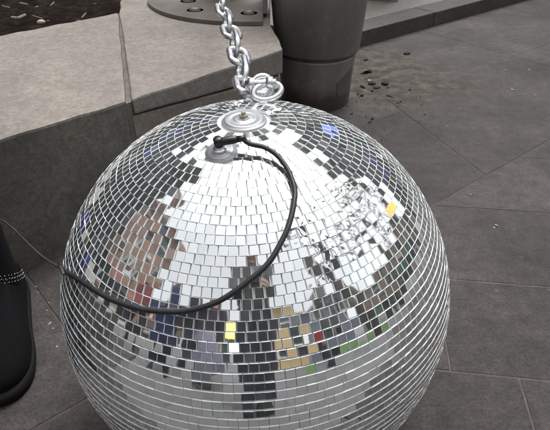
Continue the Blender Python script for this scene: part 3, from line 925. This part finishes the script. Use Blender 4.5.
M_SOLE = {}
def shoe(t, M, sx, col, solec):
    """a round-toed shoe pointing -Y with its own sole; ankle at the origin"""
    def outline(s, e=0.):
        # half-widths along the foot from heel (+.075) to toe (-.195)
        a = [(.078, .0), (.074, .020), (.060, .033), (.02, .036), (-.05, .040), (-.10, .046), (-.145, .046), (-.172, .038), (-.190, .022), (-.196, 0)]
        L = [(w_*s+e*(1 if w_ > 0 else 0), y) for y, w_ in a]
        return [(x, y) for x, y in L]+[(-x, y) for x, y in L[1:-1]][::-1]
    n_ = 18
    o_ = outline(1)
    dense = []
    m_ = len(o_)
    cp_ = [Vector((x, y, 0)) for x, y in o_]
    for i in range(m_):
        a, b, c, d = cp_[i-1], cp_[i], cp_[(i+1) % m_], cp_[(i+2) % m_]
        for q in range(3):
            u = q/3
            dense.append(.5*((2*b)+(c-a)*u+(2*a-5*b+4*c-d)*u*u+(3*b-a-3*c+d)*u**3))
    bm = bmesh.new()
    def ring(scale, z, f=None):
        rg = []
        for p in dense:
            q = Vector((p.x*scale, -.055+(p.y+.055)*scale, z))
            if f: q = f(q)
            rg.append(bm.verts.new(M @ q))
        return rg
    def bridge(a, b):
        for i in range(len(a)): bm.faces.new((a[i], a[(i+1) % len(a)], b[(i+1) % len(b)], b[i]))
    rings = [ring(.98, 0), ring(1.03, .004), ring(1.04, .020), ring(1.0, .024)]
    for a, b in zip(rings, rings[1:]): bridge(a, b)
    bm.faces.new(rings[0][::-1]); bm.faces.new(rings[-1])
    so_ = obj('shoe', bm, None, t, True); 
    so_.name = 'shoe'
    key = tuple(solec)
    bm2 = bmesh.new()
    bmx = bm2
    def ring2(scale, zf, pull=0.):
        rg = []
        for p in dense:
            q = Vector((p.x*scale, -.055+(p.y+.055)*scale, 0))
            u = (q.y+.196)/.274                      # 0 toe .. 1 heel
            q.z = zf(u); q.y += pull*(1-u)
            rg.append(bm2.verts.new(M @ q))
        return rg
    R2 = [ring2(.985, lambda u: .022), ring2(1.0, lambda u: .034+.004*u), ring2(.95, lambda u: .048+.020*u), ring2(.80, lambda u: .060+.035*u**.8, .02), ring2(.62, lambda u: .068+.052*u**1.1, .05), ring2(.50, lambda u: .078+.06*u, .09)]
    for a, b in zip(R2, R2[1:]):
        for i in range(len(a)): bm2.faces.new((a[i], a[(i+1) % len(a)], b[(i+1) % len(b)], b[i]))
    bm2.faces.new(R2[-1])
    up_ = obj('upper', bm2, cloth('shoe_leather', col, .95), so_, True)
    so_.data.materials.append(M_SOLE.setdefault(key, mat('rubber_sole', solec, .9, spec=.2)))
    return so_

def around(az, dist, z=0):
    a = R_(az); return Vector((BC.x+dist*math.sin(a), BC.y-dist*math.cos(a), z))
def face_ball(p): # rotation so that -Y points to the ball
    d = BC-p; return math.atan2(d.x, -d.y)

# photographer bending over the ball with a phone
p = Vector((-.01, -.42, 0))
person('person in dark jacket photographing the ball, reflected in the middle of its tiles', p, PI, 1.74, (.062, .060, .064), (.020, .022, .038), lean=.10, arms='phone', stance=.065)
ph = thing('phone', 'black mobile phone held over the mirror ball by the photographing person', 'phone', (0, -.016, H-.008), 0)
Mp = Matrix.Rotation(-PITCH, 4, 'X')
bm = bmesh.new(); add_box(bm, (.03, 0, 0), (.150, .008, .074), Mp, .003); obj('case', bm, M_PLASTIC, ph)
bm = bmesh.new(); add_box(bm, (.03, -.0048, 0), (.140, .0012, .068), Mp); obj('screen', bm, mat('screen_glass', (.02, .02, .024), .08), ph)

# the bystander whose black shoe shows at the left edge
t = person('person in black at the left edge, only a round black shoe in view', Vector((-.727, .912, 0)), R_(12), 1.72,
       (.010, .010, .012), (.010, .010, .012), (.006, .006, .007), (.02, .014, .01), True, coat=.56, trim=(.015, .03, .24), arms='bag',
       feet=[(-.10, -.17, 0), (.115, -.02, R_(7))], sole=(.014, .014, .015), slim=.74, shoe_k=1.3)
# glittering beads round the ankle of that shoe
bm = bmesh.new()
for k in range(64):
    u_ = (k//2)/31
    an_ = R_(-80+115*u_)+random.uniform(-.02, .02); zz = .165-.062*u_+(.005 if k % 4 < 2 else -.005)+(.008 if k % 2 else 0)
    q = Vector((-.612+.060*math.cos(an_), .914+.060*math.sin(an_), zz))
    bmesh.ops.create_icosphere(bm, subdivisions=1, radius=random.uniform(.0007, .0015), matrix=Matrix.Translation(t.matrix_basis.inverted() @ q))
obj('beads', bm, mat('clear_bead', (.5, .5, .52), .2, .5), t)

person('person in long navy coat watching from the front left, reflected in the tiles', around(-44, 2.0), face_ball(around(-44, 2.0)), 1.66, (.012, .018, .06), (.014, .014, .02), hair=(.10, .05, .02), coat=True, long_hair=True)
person('person in a red and black top standing further left, reflected small in the tiles', around(-60, 2.7), face_ball(around(-60, 2.7)), 1.72, (.20, .05, .05), (.015, .015, .018))
person('person in black jacket beside the lilac skirt, reflected in the tiles', around(-30, 2.3), face_ball(around(-30, 2.3)), 1.75, (.015, .015, .02), (.02, .022, .035))
person('person in a long lilac skirt and dark top, reflected in the lower tiles', around(-21, 2.0), face_ball(around(-21, 2.0)), 1.60, (.03, .022, .03), (.2, .18, .35), hair=(.05, .03, .02), skirt=(.20, .195, .26), long_hair=True)
person('person in grey coat standing alone on the right, reflected in the tiles', around(38, 4.2), face_ball(around(38, 4.2)), 1.75, (.06, .065, .075), (.03, .03, .035), coat=True)
person('person in a bright red jacket far off by the lawn, reflected in the right tiles', around(33, 6.0), face_ball(around(33, 6.0))+.6, 1.7, (.40, .03, .03), (.02, .02, .03))

# ------------------------------------------------------------------ surroundings seen in the mirror tiles
M_PANE = mat('dark_window_glass', (.03, .035, .04), .08)
M_FRAMEW = mat('white_window_frame', (.62, .61, .58), .5)
M_FRAMED = mat('dark_window_frame', (.05, .048, .046), .5)
M_ROOF = m_mottled('slate_roof', (.06, .062, .068), (.11, .112, .12), 6, .6, .3)

def building(name, label, az, dist, width, height, depth, m, frame, floors, cols, gable=0, shop=None, sill=True):
    c = around(az, dist); rz = face_ball(c)
    t = thing(name, label, 'building', c, rz)
    bm = bmesh.new()
    fh = (height-.9)/floors; cw = width/cols; ww, wh = cw*.46, fh*.56
    # front wall as a grid of bays leaving window openings, with reveals
    openings = []
    for fl in range(floors):
        for k in range(cols):
            if shop and fl == 0: continue
            openings.append((-width/2+cw*(k+.5), .3+fh*fl+fh*.30))
    xs = sorted({-width/2, width/2, *[x+s*ww/2 for x, _ in openings for s in (-1, 1)]})
    zs = sorted({0, height, *[z+d for _, z in openings for d in (0, wh)]})
    if shop:
        xs = sorted(set(xs) | {-width/2+.5, width/2-.5}); zs = sorted(set(zs) | {.25, fh*.80})
    def is_open(x, z):
        if shop and -width/2+.5 < x < width/2-.5 and .25 < z < fh*.80: return True
        return any(abs(x-ox) < ww/2 and oz < z < oz+wh for ox, oz in openings)
    for a, b in zip(xs, xs[1:]):
        for z0, z1 in zip(zs, zs[1:]):
            if b-a < 1e-5 or z1-z0 < 1e-5 or is_open((a+b)/2, (z0+z1)/2): continue
            bm.faces.new([bm.verts.new(q) for q in ((a, 0, z0), (b, 0, z0), (b, 0, z1), (a, 0, z1))])
    bmesh.ops.remove_doubles(bm, verts=bm.verts[:], dist=1e-4)
    be = [e for e in bm.edges if e.is_boundary and not (abs(e.verts[0].co.x) > width/2-1e-3 and abs(e.verts[1].co.x) > width/2-1e-3) and not (e.verts[0].co.z > height-1e-3 and e.verts[1].co.z > height-1e-3)]
    r_ = bmesh.ops.extrude_edge_only(bm, edges=be)
    for v in [g for g in r_['geom'] if isinstance(g, bmesh.types.BMVert)]: v.co.y += .28
    add_box(bm, (-width/2+.1, depth/2+.004, height/2), (.2, depth, height)); add_box(bm, (width/2-.1, depth/2+.004, height/2), (.2, depth, height)); add_box(bm, (0, depth-.1, height/2), (width-.42, .2, height))
    add_box(bm, (0, -.10, height+.13), (width+.3, .5, .25))
    obj('wall', bm, m, t)
    fr_me = pn_me = None
    for x, z in openings:
        if fr_me is None:
            b = bmesh.new()
            for dx, dz, sx_, sz_ in ((-ww/2+.04, wh/2, .08, wh), (ww/2-.04, wh/2, .08, wh), (0, .04, ww-.17, .08), (0, wh-.04, ww-.17, .08), (0, wh*.55, ww-.17, .05)):
                add_box(b, (dx, .20, dz), (sx_, .07, sz_))
            if sill: add_box(b, (0, -.03, -.045), (ww+.2, .20, .08))
            w_ = obj('window', b, frame, t); fr_me = w_.data
            b = bmesh.new(); add_box(b, (0, .215, wh/2), (ww-.16, .02, wh-.16)); p_ = obj('pane', b, M_PANE, w_); pn_me = p_.data
        else:
            w_ = bpy.data.objects.new('window', fr_me); COL.objects.link(w_); w_.parent = t
            p_ = bpy.data.objects.new('pane', pn_me); COL.objects.link(p_); p_.parent = w_
        w_.location = (x, 0, z)
    if shop:
        bm = bmesh.new(); W_ = width-1.0; n_ = max(2, int(W_/2))
        for k in range(n_+1): add_box(bm, (-W_/2+.06+(W_-.12)*k/n_, .2, .25+(fh*.8-.25)/2), (.12, .1, fh*.8-.26))
        add_box(bm, (0, .2, .28), (W_-.02, .09, .09)); add_box(bm, (0, .2, fh*.8-.05), (W_-.02, .09, .09))
        o = obj('shop_front', bm, frame, t)
        bm = bmesh.new(); add_box(bm, (0, .24, .25+(fh*.8-.25)/2), (W_-.02, .02, fh*.8-.27)); obj('shop_glass', bm, M_PANE, o)
        bm = bmesh.new(); add_box(bm, (0, -.12, fh*.8+.28), (W_, .22, .5), bevel=.02); obj('fascia', bm, shop, t)
    bm = bmesh.new()
    if gable:
        pr = [(-width/2-.25, height+.26), (width/2+.25, height+.26), (0, height+gable)]
        lo = [bm.verts.new((x, -.2, z)) for x, z in pr]; hi = [bm.verts.new((x, depth+.2, z)) for x, z in pr]
        bm.faces.new(lo); bm.faces.new(hi[::-1])
        for i in range(3): bm.faces.new((lo[(i+1) % 3], lo[i], hi[i], hi[(i+1) % 3]))
    else: add_box(bm, (0, depth/2+.2, height-.05), (width-.44, depth-.5, .1))
    rf = obj('roof', bm, M_ROOF, t)
    for sx_ in (-.3, .28):
        b = bmesh.new(); add_box(b, (width*sx_, depth*.5, height+(gable*.5 if gable else 0)+.75), (1.1, .7, 1.9)); add_box(b, (width*sx_, depth*.5, height+(gable*.5 if gable else 0)+1.76), (1.25, .85, .12)); obj('chimney', b, m, rf)
    return t

def brick(name, c0, c1, mo=(.25, .22, .2)):
    m = mat(name, rough=.85); k = NT(m)
    br = k.n('ShaderNodeTexBrick'); br.inputs['Scale'].default_value = 5
    br.inputs['Color1'].default_value = (*c0, 1); br.inputs['Color2'].default_value = (*c1, 1); br.inputs['Mortar'].default_value = (*mo, 1)
    mp = k.n('ShaderNodeMapping'); mp.inputs['Rotation'].default_value = (PI/2, 0, 0)
    k.l(k.tc.outputs['Object'], mp.inputs[0]); k.l(mp.outputs[0], br.inputs['Vector'])
    k.base(k.mix(1., br.outputs['Color'], k.gray(k.noise(.6, 6, .6), [(.3, .8), (.7, 1.15)]), 'MULTIPLY')); return m
M_TERRA = brick('terracotta_brick', (.24, .125, .085), (.30, .165, .115))
M_DBRICK = brick('dark_brown_brick', (.075, .05, .04), (.11, .072, .055), (.10, .09, .08))
M_OCHRE = m_mottled('ochre_render', (.40, .29, .15), (.50, .37, .20), 2, .85, .2, 30)
M_BGREY = m_mottled('blue_grey_render', (.10, .115, .15), (.15, .165, .20), 2, .8, .2, 30)
M_PGREY = m_mottled('pale_grey_stone', (.40, .39, .38), (.52, .51, .49), 2, .85, .3, 20)
M_BLACKR2 = brick('blackened_brick', (.05, .05, .056), (.085, .08, .08), (.075, .073, .075)); M_BLACKR = m_mottled('sooty_stone', (.075, .077, .085), (.13, .13, .14), 2, .85, .3, 20)
M_PINK = mat('faded_pink_sign', (.36, .15, .13), .5); M_RED = mat('red_shop_sign', (.42, .035, .04), .4); M_BLUE = mat('blue_shop_sign', (.03, .06, .35), .4); M_GREEN = mat('green_shop_sign', (.04, .16, .09), .4)

building('brick_building', 'tall terracotta brick building with pale windows, reflected in the left tiles', -84, 12, 9.8, 12.2, 8, M_TERRA, M_FRAMEW, 4, 5, shop=M_PINK)
building('blackened_building', 'blackened brick building behind the planter, reflected near the top left', -134, 9.0, 11, 7.4, 8, M_BLACKR2, M_FRAMED, 2, 6, shop=M_BLUE)
building('stone_building', 'pale grey stone building beyond the bollard, reflected beside the hanging plate', 176, 15, 15, 13, 8, M_PGREY, M_FRAMED, 4, 7, shop=M_BLUE)
building('sooty_building', 'dark sooty stone building reflected in the upper right tiles', 144, 11, 7.6, 10.2, 8, M_BLACKR, M_FRAMED, 3, 4, shop=M_BLUE)
building('tan_building', 'tan brick building behind the trees, reflected in the right tiles', 88, 17, 20, 5.6, 8, brick('tan_brick', (.26, .18, .12), (.33, .235, .165)), M_FRAMEW, 2, 9, shop=M_GREEN)
building('slate_building', 'blue grey gabled building reflected right of the photographing person', 41, 17, 8.0, 8.0, 8, M_BGREY, M_FRAMEW, 3, 4, gable=3.2)
building('ochre_building', 'ochre rendered building reflected close beside the photographing person', 14, 17, 8.0, 9.0, 8, M_OCHRE, M_FRAMEW, 3, 3)
building('pale_building', 'pale rendered building with a lit sign, reflected left of the photographing person', -10, 24, 9, 11, 8, M_PGREY, M_FRAMEW, 3, 5)
building('terrace_house', 'low dark brick terrace reflected behind the watching people', -38, 21, 15, 7.2, 8, M_DBRICK, M_FRAMEW, 2, 7, gable=2.2)

def lit_sign(label, az, dist, z, wd, ht, col, st, name='lit_sign'):
    c = around(az, dist, z); t = thing(name, label, 'sign', c, face_ball(c))
    bm = bmesh.new(); add_box(bm, (0, .06, 0), (wd+.12, .12, ht+.12), bevel=.01); obj('casing', bm, M_PLASTIC, t)
    bm = bmesh.new(); add_box(bm, (0, -.008, 0), (wd, .012, ht)); obj('screen', bm, mat('glowing_screen', col, .4, 0, col, st), t)
    for sx_ in (-.35, .35):
        bm = bmesh.new(); add_tube(bm, [(wd*sx_, .10, -ht/2), (wd*sx_, .10, -z)], .04, 10); obj('pole', bm, M_STEEL, t)
lit_sign('glowing blue white screen on poles, reflected left of the photographing person', -9.5, 10, 1.75, 1.5, .75, (.45, .70, 1.), 1.6)
lit_sign('warm yellow lit sign on poles, reflected beside the photographing person', -13, 14, 4.6, 1.6, 1.2, (1., .72, .12), 1.3)
lit_sign('small yellow lit sign among the trees, reflected at the right edge', 92, 8, 3.0, .6, .5, (1., .75, .15), 1.6)
lit_sign('small cyan lit sign, reflected in the right tiles', 43, 9, 3.3, .5, .5, (.1, .55, 1.), 1.5)
lit_sign('deep blue lit sign, reflected below the cyan one in the right tiles', 38, 9, 2.35, .55, .45, (.03, .09, 1.), 1.3)
lit_sign('blue lit sign beside the sooty building, reflected in the top right tiles', 158, 8, 2.9, 1.1, .5, (.08, .12, 1.), 1.5)
lit_sign('orange lit sign low on the left, reflected under the watching people', -21, 7, 1.1, .6, .5, (1., .25, .03), 1.2)

lit_sign('orange lit sign past the leafy tree, reflected at the upper right of the ball', 117, 7.5, 2.7, .7, .5, (1., .30, .04), 1.5)
lit_sign('wide amber lit sign in front of the tan building, reflected at the right', 79, 9.5, 3.4, 1.0, .5, (1., .62, .10), 1.6)

# lawn seen as the green strip in the lower right tiles
def m_grass():
    m = mat('lawn_grass', rough=.9); k = NT(m)
    k.base(k.ramp(k.noise(3, 8, .7), [(.3, (.03, .075, .015)), (.7, (.075, .15, .03))])); k.bump(k.noise(60, 4, .7), .6, .02); return m
bm = bmesh.new()
ring_ = [around(a, 5.2) for a in range(14, 78, 4)]+[around(a, 10.5) for a in range(74, 10, -4)]
bm.faces.new([bm.verts.new((q.x, q.y, -.006)) for q in ring_]); struct(obj('lawn', bm, m_grass()))

# trees
M_BARK = m_mottled('tree_bark', (.06, .05, .042), (.13, .11, .095), 8, .9, .5, 40, .01)
def m_leafy():
    m = mat('tree_leaf', rough=.6); k = NT(m)
    isl = k.n('ShaderNodeNewGeometry').outputs['Random Per Island']
    k.base(k.ramp(isl, [(0, (.045, .055, .025)), (.5, (.075, .085, .04)), (1, (.12, .11, .06))])); return m
M_LEAF = m_leafy()
def tree(label, base, hgt, seed, leafy=1.):
    rg = random.Random(seed)
    t = thing('street_tree', label, 'tree', base, 0, None)
    bm = bmesh.new(); tips = []
    def grow(p, d, L, r, lev):
        pts = [p]; rad = [r]; n_ = 5
        for i in range(n_):
            d = (d+Vector((rg.gauss(0, .16), rg.gauss(0, .16), rg.gauss(.03, .10)))).normalized()
            p = p+d*L/n_; pts.append(p); rad.append(r*(1-.45*(i+1)/n_))
            if lev >= 2: tips.append((p, lev))
            if lev < 4 and i >= (2 if lev == 0 else 1):
                for _ in range(1 if lev == 0 else rg.choice((1, 1, 2))):
                    q = d.orthogonal(); q.rotate(Matrix.Rotation(rg.random()*6.28, 3, d))
                    grow(p, (d*.65+q*.75).normalized(), L*rg.uniform(.45, .68), rad[-1]*.6, lev+1)
        add_tube(bm, pts, rad, 8 if lev < 2 else 4, cap=lev < 2)
    grow(Vector((0, 0, -.05)), Vector((0, 0, 1)), hgt*.52, hgt*.021, 0)
    obj('trunk', bm, M_BARK, t, True)
    bm = bmesh.new()
    for p, lev in tips:
        for _ in range(int(leafy*(2 if lev < 3 else 4)+rg.random())):
            c = p+Vector((rg.gauss(0, .16), rg.gauss(0, .16), rg.gauss(-.03, .14))); s_ = rg.uniform(.03, .06)
            a = Vector((rg.gauss(0, 1), rg.gauss(0, 1), rg.gauss(0, 1))).normalized(); b = a.orthogonal().normalized()
            bm.faces.new([bm.verts.new(q) for q in (c-a*s_, c+b*s_*.45, c+a*s_, c-b*s_*.45)])
    obj('crown', bm, M_LEAF, t)
tree('nearest street tree with bare twisting branches, reflected in the right tiles', around(64, 5.0), 8.6, 5, .30)
tree('taller thinly leaved street tree, reflected right of the bare one', around(84, 5.6), 8.4, 9, .5)
tree('leafy street tree by the sooty building, reflected at the upper right', around(112, 7.0), 8.6, 12, .6)
